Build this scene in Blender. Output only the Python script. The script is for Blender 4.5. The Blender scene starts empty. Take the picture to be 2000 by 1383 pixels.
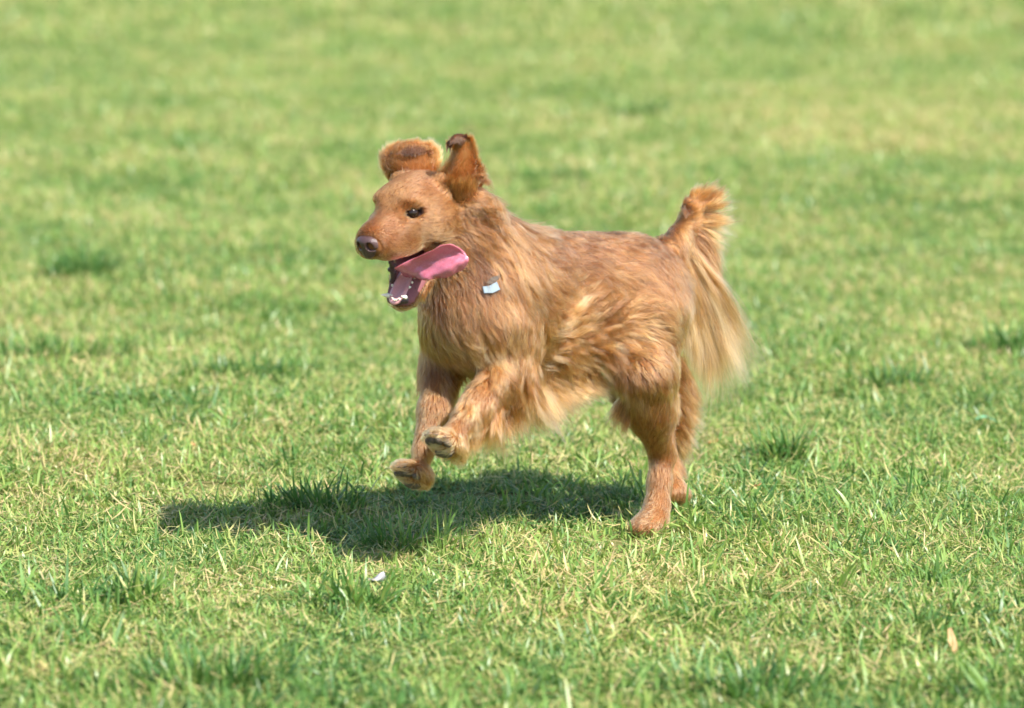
import bpy, math, random
import numpy as np
from mathutils import Vector, Matrix, kdtree

rng = np.random.default_rng(11)
random.seed(11)
sc = bpy.context.scene
COL = sc.collection

# ------------------------------------------------------------------ camera
CAM = np.array([0.0, -7.5, 1.458])
PITCH = math.radians(8.43)          # looking down
FPX = 7650.0                         # focal length in photo pixels (2000 wide)
cam_d = bpy.data.cameras.new('camera')
cam = bpy.data.objects.new('camera', cam_d)
COL.objects.link(cam)
cam.location = CAM
cam.rotation_euler = (math.pi / 2 - PITCH, 0, 0)
cam_d.sensor_width = 36.0
cam_d.lens = 36.0 * FPX / 2000.0
cam_d.clip_start = 0.1
cam_d.clip_end = 2000
cam_d.dof.use_dof = True
cam_d.dof.focus_distance = 7.46
cam_d.dof.aperture_fstop = 3.1
sc.camera = cam

# ------------------------------------------------------------------ light
SHX, SHY = -0.66, 0.66               # shadow shift on the ground per metre of height
sdir = Vector((SHX, SHY, -1)).normalized()
sun_el = math.asin(-sdir.z)
world = bpy.data.worlds.new('World')
sc.world = world
world.use_nodes = True
wn = world.node_tree
sky = wn.nodes.new('ShaderNodeTexSky')
sky.sky_type = 'NISHITA'
sky.sun_disc = False
sky.sun_elevation = sun_el
sky.sun_rotation = math.atan2(-sdir.x, -sdir.y)
wn.links.new(sky.outputs[0], wn.nodes['Background'].inputs[0])
wn.nodes['Background'].inputs[1].default_value = 0.108
sl = bpy.data.lights.new('sun', 'SUN')
sl.energy = 4.6
sl.angle = math.radians(0.5)
sl.color = (1.0, 0.95, 0.87)
sun = bpy.data.objects.new('sun', sl)
COL.objects.link(sun)
sun.location = (4, -4, 6)
sun.rotation_euler = sdir.to_track_quat('-Z', 'Y').to_euler()
vs = sc.view_settings
vs.view_transform = 'Standard'
vs.look = 'None'
vs.exposure = 1.32
vs.gamma = 1.0
vs.use_curve_mapping = False
sc.render.film_transparent = False
sc.cycles.use_denoising = True
sc.cycles.max_bounces = 8
sc.cycles.transparent_max_bounces = 16
sc.cycles_curves.shape = 'RIBBONS'

# ------------------------------------------------------------------ helpers
cp, sp = math.cos(PITCH), math.sin(PITCH)
RIGHT = np.array([1.0, 0, 0]); FWD = np.array([0, cp, -sp]); UP = np.array([0, sp, cp])


def P(px, py, Y):
    """the point of the place seen at photo pixel (px,py), at depth Y"""
    d = FWD + RIGHT * (px - 1000) / FPX + UP * (691.5 - py) / FPX
    t = (Y - CAM[1]) / d[1]
    return CAM + d * t


def proj(p):
    v = p - CAM
    w = v @ FWD
    return 1000 + FPX * (v @ RIGHT) / w, 691.5 - FPX * (v @ UP) / w


def mat(name, rough=0.6, spec=0.3):
    m = bpy.data.materials.new(name)
    m.use_nodes = True
    b = m.node_tree.nodes['Principled BSDF']
    b.inputs['Roughness'].default_value = rough
    b.inputs['Specular IOR Level'].default_value = spec
    return m, m.node_tree, b


def node(nt, typ, **kw):
    n = nt.nodes.new(typ)
    for k, v in kw.items():
        setattr(n, k, v)
    return n


def ramp(nt, stops):
    r = nt.nodes.new('ShaderNodeValToRGB')
    e = r.color_ramp.elements
    while len(e) < len(stops):
        e.new(0.5)
    for i, (p, c) in enumerate(stops):
        e[i].position = p
        e[i].color = (*c, 1)
    return r


def mesh_obj(name, verts, faces, material, parent=None, smooth=True):
    me = bpy.data.meshes.new(name)
    verts = np.asarray(verts, dtype=np.float32)
    faces = np.asarray(faces, dtype=np.int32)
    k = faces.shape[1]
    me.vertices.add(len(verts)); me.vertices.foreach_set('co', verts.ravel())
    me.loops.add(faces.size); me.loops.foreach_set('vertex_index', faces.ravel())
    me.polygons.add(len(faces))
    me.polygons.foreach_set('loop_start', np.arange(0, faces.size, k, dtype=np.int32))
    me.update(calc_edges=True)
    me.polygons.foreach_set('use_smooth', np.full(len(faces), smooth))
    me.materials.append(material)
    o = bpy.data.objects.new(name, me)
    COL.objects.link(o)
    if parent is not None:
        o.parent = parent
        o.matrix_parent_inverse = Matrix.Translation(-Vector(parent.location))
    return o


def fattr(o, name, vals, domain='POINT'):
    a = o.data.attributes.new(name, 'FLOAT', domain)
    a.data.foreach_set('value', np.asarray(vals, dtype=np.float32).ravel())


def tag(o, label, cat=None, group=None, kind=None):
    if label: o['label'] = label
    if cat: o['category'] = cat
    if group: o['group'] = group
    if kind: o['kind'] = kind
    return o


def vnoise(p, seed, freq):
    """cheap smooth pseudo noise in -1..1 from a sum of sines"""
    r = np.random.default_rng(seed)
    out = np.zeros(p.shape[:-1])
    for i in range(7):
        k = r.normal(size=p.shape[-1]); k *= freq * (0.5 + 0.25 * i) / np.linalg.norm(k)
        out += np.sin(p @ k + r.uniform(0, 6.28)) / (1 + 0.25 * i)
    return out / 3.2


def ground_z(x, y):
    p = np.stack([np.asarray(x, float), np.asarray(y, float)], -1)
    z = 0.012 * vnoise(p, 3, 5.0) + 0.02 * vnoise(p, 4, 1.7)
    r = np.hypot(p[..., 0] - 0.275, (p[..., 1]))
    return z * np.clip(r / 1.0, 0, 1)


# ------------------------------------------------------------------ ground
def make_ground():
    m, nt, b = mat('soil_and_thatch', 0.95, 0.1)
    tc = node(nt, 'ShaderNodeNewGeometry')
    n1 = node(nt, 'ShaderNodeTexNoise'); n1.inputs['Scale'].default_value = 3.0; n1.inputs['Detail'].default_value = 8
    n2 = node(nt, 'ShaderNodeTexNoise'); n2.inputs['Scale'].default_value = 90.0; n2.inputs['Detail'].default_value = 4
    nt.links.new(tc.outputs['Position'], n1.inputs['Vector']); nt.links.new(tc.outputs['Position'], n2.inputs['Vector'])
    r1 = ramp(nt, [(0.35, (0.10, 0.13, 0.03)), (0.65, (0.16, 0.15, 0.05))])
    r2 = ramp(nt, [(0.35, (0.05, 0.06, 0.018)), (0.7, (0.17, 0.17, 0.06))])
    mx = node(nt, 'ShaderNodeMix', data_type='RGBA'); mx.inputs[0].default_value = 0.5
    nt.links.new(n1.outputs[0], r1.inputs[0]); nt.links.new(n2.outputs[0], r2.inputs[0])
    nt.links.new(r1.outputs[0], mx.inputs[6]); nt.links.new(r2.outputs[0], mx.inputs[7])
    nt.links.new(mx.outputs[2], b.inputs['Base Color'])
    xs = np.concatenate([[-400, -100, -30, -12], np.linspace(-7, 7, 141), [12, 30, 100, 400]])
    ys = np.concatenate([[-60, -20, -8], np.linspace(-4, 32, 361), [50, 100, 250, 700]])
    X, Y = np.meshgrid(xs, ys)
    Z = ground_z(X, Y) * (np.abs(X) < 8) * (Y < 33) * (Y > -5)
    V = np.stack([X, Y, Z], -1).reshape(-1, 3)
    W = len(xs)
    i = np.arange(len(ys) - 1)[:, None] * W + np.arange(W - 1)[None]
    F = np.stack([i, i + 1, i + W + 1, i + W], -1).reshape(-1, 4)
    g = mesh_obj('ground', V, F, m)
    g['kind'] = 'structure'


make_ground()


# ------------------------------------------------------------------ grass
def grass_material():
    m, nt, b = mat('grass_blade', 0.4, 0.5)
    out = nt.nodes['Material Output']
    at = node(nt, 'ShaderNodeAttribute', attribute_name='tint')
    geo = node(nt, 'ShaderNodeNewGeometry')
    n1 = node(nt, 'ShaderNodeTexNoise'); n1.inputs['Scale'].default_value = 1.1; n1.inputs['Detail'].default_value = 3
    n2 = node(nt, 'ShaderNodeTexNoise'); n2.inputs['Scale'].default_value = 5.0; n2.inputs['Detail'].default_value = 3
    nt.links.new(geo.outputs['Position'], n1.inputs['Vector']); nt.links.new(geo.outputs['Position'], n2.inputs['Vector'])
    # tint + patchiness
    def mth(op, a, bb):
        q = node(nt, 'ShaderNodeMath', operation=op)
        for i, v in enumerate((a, bb)):
            if isinstance(v, (int, float)): q.inputs[i].default_value = v
            else: nt.links.new(v, q.inputs[i])
        return q.outputs[0]
    p1 = mth('MULTIPLY', mth('SUBTRACT', n1.outputs[0], 0.5), 0.95)
    p2 = mth('MULTIPLY', mth('SUBTRACT', n2.outputs[0], 0.5), 0.75)
    t = mth('ADD', at.outputs['Fac'], mth('ADD', p1, p2))
    # a worn, dried-out patch far off to the right
    dm = node(nt, 'ShaderNodeMapping'); dm.vector_type = 'POINT'
    dm.inputs['Location'].default_value = (-1.50 / 0.75, -9.0 / 1.7, 0); dm.inputs['Scale'].default_value = (1 / 0.75, 1 / 1.7, 0)
    nt.links.new(geo.outputs['Position'], dm.inputs['Vector'])
    ln = node(nt, 'ShaderNodeVectorMath', operation='LENGTH'); nt.links.new(dm.outputs[0], ln.inputs[0])
    dry = node(nt, 'ShaderNodeMapRange'); dry.inputs[1].default_value = 1.25; dry.inputs[2].default_value = 0.3
    dry.inputs[3].default_value = 0.0; dry.inputs[4].default_value = 0.30
    nt.links.new(mth('ADD', ln.outputs['Value'], mth('MULTIPLY', p2, 2.0)), dry.inputs[0])
    t = mth('ADD', t, dry.outputs[0])
    r = ramp(nt, [(0.0, (0.072, 0.168, 0.040)), (0.25, (0.155, 0.280, 0.062)), (0.5, (0.275, 0.372, 0.090)),
                  (0.72, (0.41, 0.415, 0.14)), (0.88, (0.51, 0.44, 0.19)), (1.0, (0.57, 0.43, 0.22))])
    nt.links.new(t, r.inputs[0])
    nt.links.new(r.outputs[0], b.inputs['Base Color'])
    tr = node(nt, 'ShaderNodeBsdfTranslucent')
    hs = node(nt, 'ShaderNodeHueSaturation'); hs.inputs['Saturation'].default_value = 1.1; hs.inputs['Value'].default_value = 1.1
    nt.links.new(r.outputs[0], hs.inputs['Color']); nt.links.new(hs.outputs[0], tr.inputs[0])
    mx = node(nt, 'ShaderNodeMixShader'); mx.inputs[0].default_value = 0.38
    nt.links.new(b.outputs[0], mx.inputs[1]); nt.links.new(tr.outputs[0], mx.inputs[2])
    nt.links.new(mx.outputs[0], out.inputs['Surface'])
    return m


GRASS = grass_material()


def blades(x, y, z, length, width, lean, az, curl, tint, twist=None):
    """many curved blades: 7 verts, 5 triangles each -> verts, tris, tint"""
    n = len(x)
    ts = np.array([0.0, 0.4, 0.75, 1.0])
    wd = np.array([0.75, 1.0, 0.7, 0.0])
    d = np.stack([np.cos(az), np.sin(az)], -1)
    tw = az + np.pi / 2 + (rng.normal(0, 0.5, n) if twist is None else twist)
    s = np.stack([np.cos(tw), np.sin(tw)], -1)
    V = np.zeros((n, 7, 3))
    k = 0
    cx = np.zeros(n); cz = np.zeros(n); pt = 0.0
    for i, t in enumerate(ts):
        a = lean + curl * (t + pt) / 2
        cx = cx + np.sin(a) * (t - pt) * length
        cz = cz + np.cos(a) * (t - pt) * length
        pt = t
        cz2 = np.maximum(cz, 0.001 + 0.004 * t)
        base = np.stack([x + d[:, 0] * cx, y + d[:, 1] * cx, z + cz2], -1)
        if i < 3:
            off = np.stack([s[:, 0], s[:, 1], 0.25 * rng.normal(0, 1, n)], -1) * (0.5 * width * wd[i])[:, None]
            V[:, k] = base - off; V[:, k + 1] = base + off; k += 2
        else:
            V[:, k] = base
    T = np.array([[0, 1, 3], [0, 3, 2], [2, 3, 5], [2, 5, 4], [4, 5, 6]])
    F = (np.arange(n)[:, None, None] * 7 + T[None]).reshape(-1, 3)
    return V.reshape(-1, 3), F, np.repeat(tint, 7)


def joined(parts):
    V, F, T = [], [], []; o = 0
    for v, f, t in parts:
        V.append(v); F.append(f + o); T.append(t); o += len(v)
    return np.concatenate(V), np.concatenate(F), np.concatenate(T)


def turf_patch(S, seed):
    n = int(12000 * S * S)
    u = rng.uniform(-S / 2, S / 2, (n, 2))
    cl = vnoise(u, seed, 22.0)
    ln = np.clip(rng.gamma(5, 0.0049, n), 0.010, 0.08) * (1 + 0.5 * cl)
    wd = rng.uniform(0.0024, 0.0056, n)
    a = blades(u[:, 0], u[:, 1], np.zeros(n), ln, wd, np.abs(rng.normal(0.85, 0.5, n)), rng.uniform(0, 6.28, n),
               rng.normal(0.8, 0.6, n), np.clip(rng.normal(0.30, 0.15, n) - 0.06 * cl, 0.0, 0.7))
    # straw and clippings lying on the turf
    m = int(1500 * S * S)
    u = rng.uniform(-S / 2, S / 2, (m, 2))
    b = blades(u[:, 0], u[:, 1], rng.uniform(0.004, 0.022, m), rng.uniform(0.018, 0.06, m), rng.uniform(0.0014, 0.0034, m),
               rng.uniform(1.0, 1.75, m), rng.uniform(0, 6.28, m), rng.normal(0, 0.5, m), rng.uniform(0.68, 1.0, m))
    # short yellow-brown thatch stubs
    q = int(3800 * S * S)
    u = rng.uniform(-S / 2, S / 2, (q, 2))
    c = blades(u[:, 0], u[:, 1], np.zeros(q), rng.uniform(0.008, 0.024, q), rng.uniform(0.002, 0.0036, q),
               np.abs(rng.normal(0.7, 0.5, q)), rng.uniform(0, 6.28, q), rng.normal(0.5, 0.5, q), rng.uniform(0.5, 0.95, q))
    return joined([a, b, c])


def tuft(n, rad, lmin, lmax, tint, wmul=1.0, fan=0.9):
    r = rad * np.sqrt(rng.uniform(0, 1, n)); th = rng.uniform(0, 6.28, n)
    az = th + rng.normal(0, 0.7, n)
    return blades(r * np.cos(th), r * np.sin(th), np.zeros(n), rng.uniform(lmin, lmax, n), rng.uniform(0.0035, 0.0065, n) * wmul,
                  np.abs(rng.normal(0.15, 0.2, n)) + fan * 0.6 * r / rad, az, rng.normal(0.75, 0.45, n),
                  np.clip(rng.normal(tint, 0.08, n), 0, 1), rng.normal(0, 0.6, n))


def instancer(name, protos, pts, rot, scale, idx, label):
    """one object of uncountable grass: patches instanced over points"""
    coll = bpy.data.collections.new(name + '_patches')
    for i, (v, f, t) in enumerate(protos):
        me = mesh_obj('%s_patch_%02d' % (name, i), v, f, GRASS, smooth=True)
        fattr(me, 'tint', t)
        COL.objects.unlink(me); coll.objects.link(me)
    me = bpy.data.meshes.new(name)
    me.from_pydata([tuple(p) for p in pts], [], [])
    me.materials.append(GRASS)
    o = bpy.data.objects.new(name, me); COL.objects.link(o)
    fattr(o, 'rz', rot); fattr(o, 'sc', scale)
    a = me.attributes.new('pick', 'INT', 'POINT'); a.data.foreach_set('value', np.asarray(idx, dtype=np.int32))
    ng = bpy.data.node_groups.new(name + '_nodes', 'GeometryNodeTree')
    ng.interface.new_socket('Geometry', in_out='INPUT', socket_type='NodeSocketGeometry')
    ng.interface.new_socket('Geometry', in_out='OUTPUT', socket_type='NodeSocketGeometry')
    gi = ng.nodes.new('NodeGroupInput'); go = ng.nodes.new('NodeGroupOutput')
    ci = ng.nodes.new('GeometryNodeCollectionInfo'); ci.inputs['Collection'].default_value = coll
    ci.inputs['Separate Children'].default_value = True; ci.inputs['Reset Children'].default_value = True
    iop = ng.nodes.new('GeometryNodeInstanceOnPoints'); iop.inputs['Pick Instance'].default_value = True
    def na(nm, ty):
        q = ng.nodes.new('GeometryNodeInputNamedAttribute'); q.data_type = ty; q.inputs['Name'].default_value = nm
        return q
    qr, qs, qi = na('rz', 'FLOAT'), na('sc', 'FLOAT'), na('pick', 'INT')
    cb = ng.nodes.new('ShaderNodeCombineXYZ')
    L = ng.links.new
    L(gi.outputs[0], iop.inputs['Points']); L(ci.outputs[0], iop.inputs['Instance'])
    L(qi.outputs['Attribute'], iop.inputs['Instance Index'])
    L(qr.outputs['Attribute'], cb.inputs[2]); L(cb.outputs[0], iop.inputs['Rotation'])
    L(qs.outputs['Attribute'], iop.inputs['Scale'])
    L(iop.outputs[0], go.inputs[0])
    md = o.modifiers.new('scatter', 'NODES'); md.node_group = ng
    tag(o, label, 'grass', kind='stuff')
    return o


def half_width(Y):
    return 0.1299 * (Y + 7.5) * 1.12 + 0.45


def make_lawn():
    S = 0.42
    protos = [turf_patch(S, 30 + i) for i in range(7)]
    pts, rot, scl, idx = [], [], [], []
    y = -2.2
    while y < 30:
        near = y < 5.5
        step = 0.27 if near else (0.40 if y < 14 else 0.7)
        k = 1.0 if near else (1.3 if y < 14 else 2.1)
        hw = half_width(y)
        for x in np.arange(-hw, hw + step, step):
            xx = x + rng.uniform(-.3, .3) * step; yy = y + rng.uniform(-.3, .3) * step
            pts.append((xx, yy, float(ground_z(xx, yy)))); rot.append(rng.uniform(0, 6.28))
            scl.append(k * (1.0 + 0.22 * float(vnoise(np.array([xx, yy]), 21, 5.0))) * rng.uniform(0.9, 1.12)); idx.append(rng.integers(0, 7))
        y += step
    instancer('lawn_grass', protos, pts, rot, scl, idx, 'short sunlit mown grass covering the whole lawn around the dog')
    # looser, longer wisps that stand above the mown level
    tp = [tuft(int(rng.integers(9, 26)), rng.uniform(0.015, 0.05), 0.035, rng.uniform(0.05, 0.11), rng.uniform(0.08, 0.42)) for i in range(14)]
    pts, rot, scl, idx = [], [], [], []
    y = -2.2
    N = 0
    area_pts = []
    for _ in range(3600):
        yy = -2.2 + 18 * rng.uniform() ** 1.5
        xx = rng.uniform(-1, 1) * half_width(yy)
        if vnoise(np.array([xx, yy]), 9, 4.0) + rng.normal(0, 0.35) < 0.05: continue
        pts.append((xx, yy, float(ground_z(xx, yy)))); rot.append(rng.uniform(0, 6.28))
        scl.append(rng.uniform(0.7, 1.15)); idx.append(rng.integers(0, 14))
    instancer('grass_wisps', tp, pts, rot, scl, idx, 'longer green blades standing in loose wisps above the mown grass')


make_lawn()
# ------------------------------------------------------------------ dog: implicit body surface
TH = math.radians(47)
DF = np.array([-math.cos(TH), -math.sin(TH), 0.0])      # the way the body heads
DL = np.array([math.sin(TH), -math.cos(TH), 0.0])       # its left side (towards us)
DZ = np.array([0, 0, 1.0])
PH, PS = math.radians(53), math.radians(12)
HF = np.array([-math.cos(PH) * math.cos(PS), -math.sin(PH) * math.cos(PS), -math.sin(PS)])
HL = np.array([math.sin(PH), -math.cos(PH), 0.0])
HU = np.cross(HF, HL)
if HU[2] < 0: HU = -HU
HO = P(776, 413, -0.385)                                # between the eyes


def H(f, l, z):
    return HO + HF * f + HL * l + HU * z


def unit(v):
    v = np.asarray(v, float)
    return v / np.linalg.norm(v)


class Field:
    def __init__(self, lo, hi, h):
        self.h = h
        self.lo = np.array(lo, float)
        self.n = np.ceil((np.array(hi) - self.lo) / h).astype(int) + 1
        self.d = np.full(self.n, 0.05, dtype=np.float32)

    def box(self, lo, hi):
        a = np.clip(np.floor((lo - self.lo) / self.h).astype(int), 0, self.n - 1)
        b = np.clip(np.ceil((hi - self.lo) / self.h).astype(int) + 1, 1, self.n)
        s = tuple(slice(a[i], b[i]) for i in range(3))
        ax = [self.lo[i] + self.h * np.arange(a[i], b[i]) for i in range(3)]
        return s, ax

    def op(self, lo, hi, fn, k, mode):
        m = max(k, 0.0) + 0.05
        s, ax = self.box(lo - m, hi + m)
        g = np.stack(np.meshgrid(*ax, indexing='ij'), -1)
        if g.size == 0: return
        v = fn(g)
        c = self.d[s].astype(np.float64)
        if mode == 'sub': c = -c
        hh = np.clip(0.5 + 0.5 * (c - v) / k, 0, 1)
        r = c * (1 - hh) + v * hh - k * hh * (1 - hh)
        self.d[s] = -r if mode == 'sub' else r

    def cap(self, a, b, ra, rb, k=0.02, mode='add'):
        a = np.asarray(a, float); b = np.asarray(b, float)
        R = max(ra, rb)
        def fn(g):
            ab = b - a
            t = np.clip(((g - a) @ ab) / (ab @ ab), 0, 1)
            return np.linalg.norm(g - a - t[..., None] * ab, axis=-1) - (ra + (rb - ra) * t)
        self.op(np.minimum(a, b) - R, np.maximum(a, b) + R, fn, k, mode)

    def chain(self, pts, rads, k=0.02):
        for i in range(len(pts) - 1):
            self.cap(pts[i], pts[i + 1], rads[i], rads[i + 1], k)

    def ell(self, c, r, axes, k=0.02, mode='add'):
        c = np.asarray(c, float); r = np.asarray(r, float)
        A = np.stack([unit(a) for a in axes])
        def fn(g):
            q = (g - c) @ A.T
            k0 = np.linalg.norm(q / r, axis=-1)
            k1 = np.linalg.norm(q / (r * r), axis=-1) + 1e-9
            return k0 * (k0 - 1) / k1
        R = np.sqrt(((A * r[:, None]) ** 2).sum(0))
        self.op(c - R, c + R, fn, k, mode)

    def sample(self, p):
        q = (p - self.lo) / self.h
        q = np.clip(q, 0, self.n - 1.001)
        i = q.astype(int); f = q - i
        d = self.d
        out = 0
        for dx in (0, 1):
            for dy in (0, 1):
                for dz in (0, 1):
                    w = (f[:, 0] if dx else 1 - f[:, 0]) * (f[:, 1] if dy else 1 - f[:, 1]) * (f[:, 2] if dz else 1 - f[:, 2])
                    out = out + w * d[i[:, 0] + dx, i[:, 1] + dy, i[:, 2] + dz]
        return out

    def grad(self, p, e=0.004):
        g = np.stack([self.sample(p + e * np.eye(3)[a]) - self.sample(p - e * np.eye(3)[a]) for a in range(3)], -1)
        return g / (np.linalg.norm(g, axis=-1, keepdims=True) + 1e-9)

    def surface(self):
        """naive surface nets -> verts, quads"""
        d = self.d
        s = d < 0
        n = self.n
        c = [s[i:n[0] - 1 + i, j:n[1] - 1 + j, k:n[2] - 1 + k] for i in (0, 1) for j in (0, 1) for k in (0, 1)]
        any_ = c[0].copy(); all_ = c[0].copy()
        for q in c[1:]:
            any_ |= q; all_ &= q
        act = any_ & ~all_
        I = np.argwhere(act)
        idx = np.full(act.shape, -1, dtype=np.int32)
        idx[act] = np.arange(len(I))
        acc = np.zeros((len(I), 3)); cnt = np.zeros(len(I))
        cor = [(i, j, k) for i in (0, 1) for j in (0, 1) for k in (0, 1)]
        val = {q: d[I[:, 0] + q[0], I[:, 1] + q[1], I[:, 2] + q[2]].astype(float) for q in cor}
        for q in cor:
            for a in range(3):
                if q[a] == 0:
                    r = list(q); r[a] = 1; r = tuple(r)
                    va, vb = val[q], val[r]
                    m = (va < 0) != (vb < 0)
                    t = np.where(m, va / np.where(m, va - vb, 1), 0)
                    p = np.repeat(np.array(q, float)[None], len(I), 0); p[:, a] = t
                    acc += p * m[:, None]; cnt += m
        V = self.lo + self.h * (I + acc / cnt[:, None])
        Q = []
        for a in range(3):
            b, e = (a + 1) % 3, (a + 2) % 3
            sl0 = [slice(None)] * 3; sl1 = [slice(None)] * 3
            sl0[a] = slice(0, n[a] - 1); sl1[a] = slice(1, n[a])
            s0, s1 = s[tuple(sl0)], s[tuple(sl1)]
            E = np.argwhere(s0 != s1)
            E = E[(E[:, b] > 0) & (E[:, e] > 0) & (E[:, b] < n[b] - 1) & (E[:, e] < n[e] - 1)]
            ins = s0[E[:, 0], E[:, 1], E[:, 2]]
            def at(db, de):
                q = E.copy(); q[:, b] += db; q[:, e] += de
                return idx[q[:, 0], q[:, 1], q[:, 2]]
            quad = np.stack([at(-1, -1), at(0, -1), at(0, 0), at(-1, 0)], -1)
            quad[~ins] = quad[~ins][:, ::-1]
            Q.append(quad)
        return V, np.concatenate(Q)


BODY = (DF, DL, DZ)
HEAD = (HF, HL, HU)


def paw_frame(c, ax):
    ax = unit(ax); sd = unit(np.cross(ax, DZ)); up = unit(np.cross(sd, ax))
    return c, ax, sd, (up if up[2] > 0 else -up)


# raised fore paws, toes tipped up so the soles show
PAWS = [paw_frame(P(872, 866, -0.455), (-0.42, -0.62, 0.50)), paw_frame(P(811, 927, -0.368), (-0.42, -0.60, 0.42))]
PAD_SPOTS = []
for c, ax, sd, up in PAWS:
    for t in (-1.5, -0.5, 0.5, 1.5):
        PAD_SPOTS.append(('toe_pad', c + ax * (0.032 if abs(t) < 1 else 0.024) + sd * t * 0.0138 - up * 0.0105, ax, sd, up))
    PAD_SPOTS.append(('heel_pad', c - ax * 0.002 - up * 0.0195, ax, sd, up))


def body_field():
    f = Field((-0.36, -0.58, -0.02), (0.46, 0.33, 0.86), 0.0034)
    # trunk
    f.ell(P(988, 592, -0.19), (0.165, 0.110, 0.110), BODY, 0.03)
    f.ell(P(1098, 585, -0.07), (0.20, 0.108, 0.106), BODY, 0.05)
    f.ell(P(1218, 568, 0.06), (0.115, 0.100, 0.092), BODY, 0.05)
    f.ell(P(908, 618, -0.285), (0.064, 0.085, 0.076), BODY, 0.05)          # breast
    f.cap(P(1035, 500, -0.14), P(1240, 505, 0.08), 0.028, 0.025, 0.05)  # back line
    f.cap(P(918, 655, -0.245), P(965, 705, -0.20), 0.045, 0.05, 0.04)   # keel
    # neck
    f.cap(P(985, 560, -0.19), P(900, 442, -0.29), 0.102, 0.056, 0.05)
    f.cap(P(930, 625, -0.27), P(893, 490, -0.30), 0.075, 0.050, 0.05)
    # near fore leg
    f.ell(P(992, 605, -0.285), (0.062, 0.042, 0.10), BODY, 0.03)
    f.chain([P(985, 640, -0.31), P(992, 715, -0.315), P(935, 788, -0.385), P(893, 842, -0.435)], [0.048, 0.034, 0.0245, 0.0195], 0.018)
    # far fore leg
    f.chain([P(880, 640, -0.235), P(866, 715, -0.25), P(846, 800, -0.305), P(826, 880, -0.350)], [0.050, 0.034, 0.0235, 0.018], 0.018)
    # fore paws
    for c, ax, sd, up in PAWS:
        f.ell(c - ax * 0.004, (0.033, 0.029, 0.022), (ax, sd, up), 0.02)
        for t in (-1.5, -0.5, 0.5, 1.5):
            f.ell(c + ax * (0.028 if abs(t) < 1 else 0.020) + sd * t * 0.0138, (0.016, 0.0085, 0.0125), (ax, sd, up), 0.006)
    # near hind leg
    f.ell(P(1258, 610, 0.005), (0.090, 0.044, 0.105), BODY, 0.06)
    f.chain([P(1268, 620, -0.01), P(1264, 735, -0.060), P(1270, 800, -0.03), P(1294, 888, 0.035)], [0.060, 0.043, 0.035, 0.021], 0.045)
    f.chain([P(1294, 885, 0.035), P(1288, 945, 0.01), P(1283, 992, -0.015)], [0.021, 0.0195, 0.021], 0.015)
    c = P(1270, 1021, -0.045)
    hx = unit([-0.62, -0.78, -0.05]); hs = unit(np.cross(hx, DZ)); hu = np.cross(hs, hx)
    f.cap(P(1284, 988, -0.012), c, 0.021, 0.020, 0.015)
    f.ell(c, (0.040, 0.030, 0.021), (hx, hs, hu), 0.015)
    for s in (-1.5, -0.5, 0.5, 1.5):
        f.ell(c + hx * (0.034 if abs(s) < 1 else 0.025) + hs * s * 0.0135 - hu * 0.004, (0.016, 0.008, 0.012), (hx, hs, hu), 0.006)
    # far hind leg, trailing
    f.chain([P(1200, 600, 0.13), P(1240, 735, 0.11), P(1266, 800, 0.15), P(1290, 868, 0.20)], [0.060, 0.038, 0.030, 0.020], 0.03)
    f.chain([P(1290, 868, 0.20), P(1304, 920, 0.185), P(1312, 946, 0.17)], [0.020, 0.020, 0.022], 0.012)
    c2 = P(1315, 964, 0.16)
    f.ell(c2, (0.034, 0.028, 0.022), (unit([-0.5, -0.7, -0.5]), hs, DZ), 0.015)
    # tail
    f.chain([P(1288, 505, 0.12), P(1318, 470, 0.165), P(1342, 432, 0.185), P(1350, 410, 0.18), P(1344, 398, 0.17)],
            [0.026, 0.018, 0.011, 0.007, 0.005], 0.012)
    # head
    f.ell(H(-0.060, 0, 0.004), (0.076, 0.060, 0.050), HEAD, 0.02)
    for s in (1, -1):
        f.ell(H(-0.056, s * 0.040, -0.034), (0.056, 0.034, 0.046), HEAD, 0.025)
        f.ell(H(0.046, s * 0.0195, -0.041), (0.049, 0.022, 0.030), HEAD, 0.016)
        f.ell(H(-0.005, s * 0.0345, 0.0235), (0.017, 0.0135, 0.0065), HEAD, 0.020)
        f.ell(H(0.002, s * 0.019, 0.0130), (0.018, 0.011, 0.011), HEAD, 0.014)
        f.ell(H(0.000, s * 0.036, -0.020), (0.034, 0.015, 0.020), HEAD, 0.02)
    f.cap(H(-0.01, 0, -0.018), H(0.072, 0, -0.032), 0.032, 0.024, 0.025)
    f.cap(H(-0.03, 0, 0.006), H(0.074, 0, -0.022), 0.017, 0.0165, 0.02)
    f.ell(H(-0.028, 0, 0.014), (0.030, 0.044, 0.023), HEAD, 0.02)
    f.ell(P(918, 396, -0.325), (0.022, 0.022, 0.022), HEAD, 0.03)
    # lower jaw
    tip = P(784, 584, -0.400)
    for s in (1, -1):
        f.cap(H(-0.075, s * 0.036, -0.062), tip + HL * s * 0.019, 0.020, 0.0125, 0.012)
    f.cap(H(-0.07, 0, -0.085), tip - HU * 0.007, 0.022, 0.012, 0.015)
    # mouth hollow
    f.cap(H(-0.055, 0, -0.072), P(772, 552, -0.43), 0.022, 0.016, 0.006, 'sub')
    f.cap(H(-0.05, 0, -0.068), H(0.03, 0, -0.085), 0.020, 0.024, 0.006, 'sub')
    # slit at the near lip corner
    f.cap(H(-0.035, 0.052, -0.066), H(0.02, 0.05, -0.075), 0.010, 0.016, 0.006, 'sub')
    # hanging upper lips
    for s in (1, -1):
        f.ell(H(0.012, s * 0.036, -0.050), (0.050, 0.0105, 0.021), (unit(HF - 0.12 * HL * s - 0.10 * HU), HL, HU), 0.012)
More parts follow.
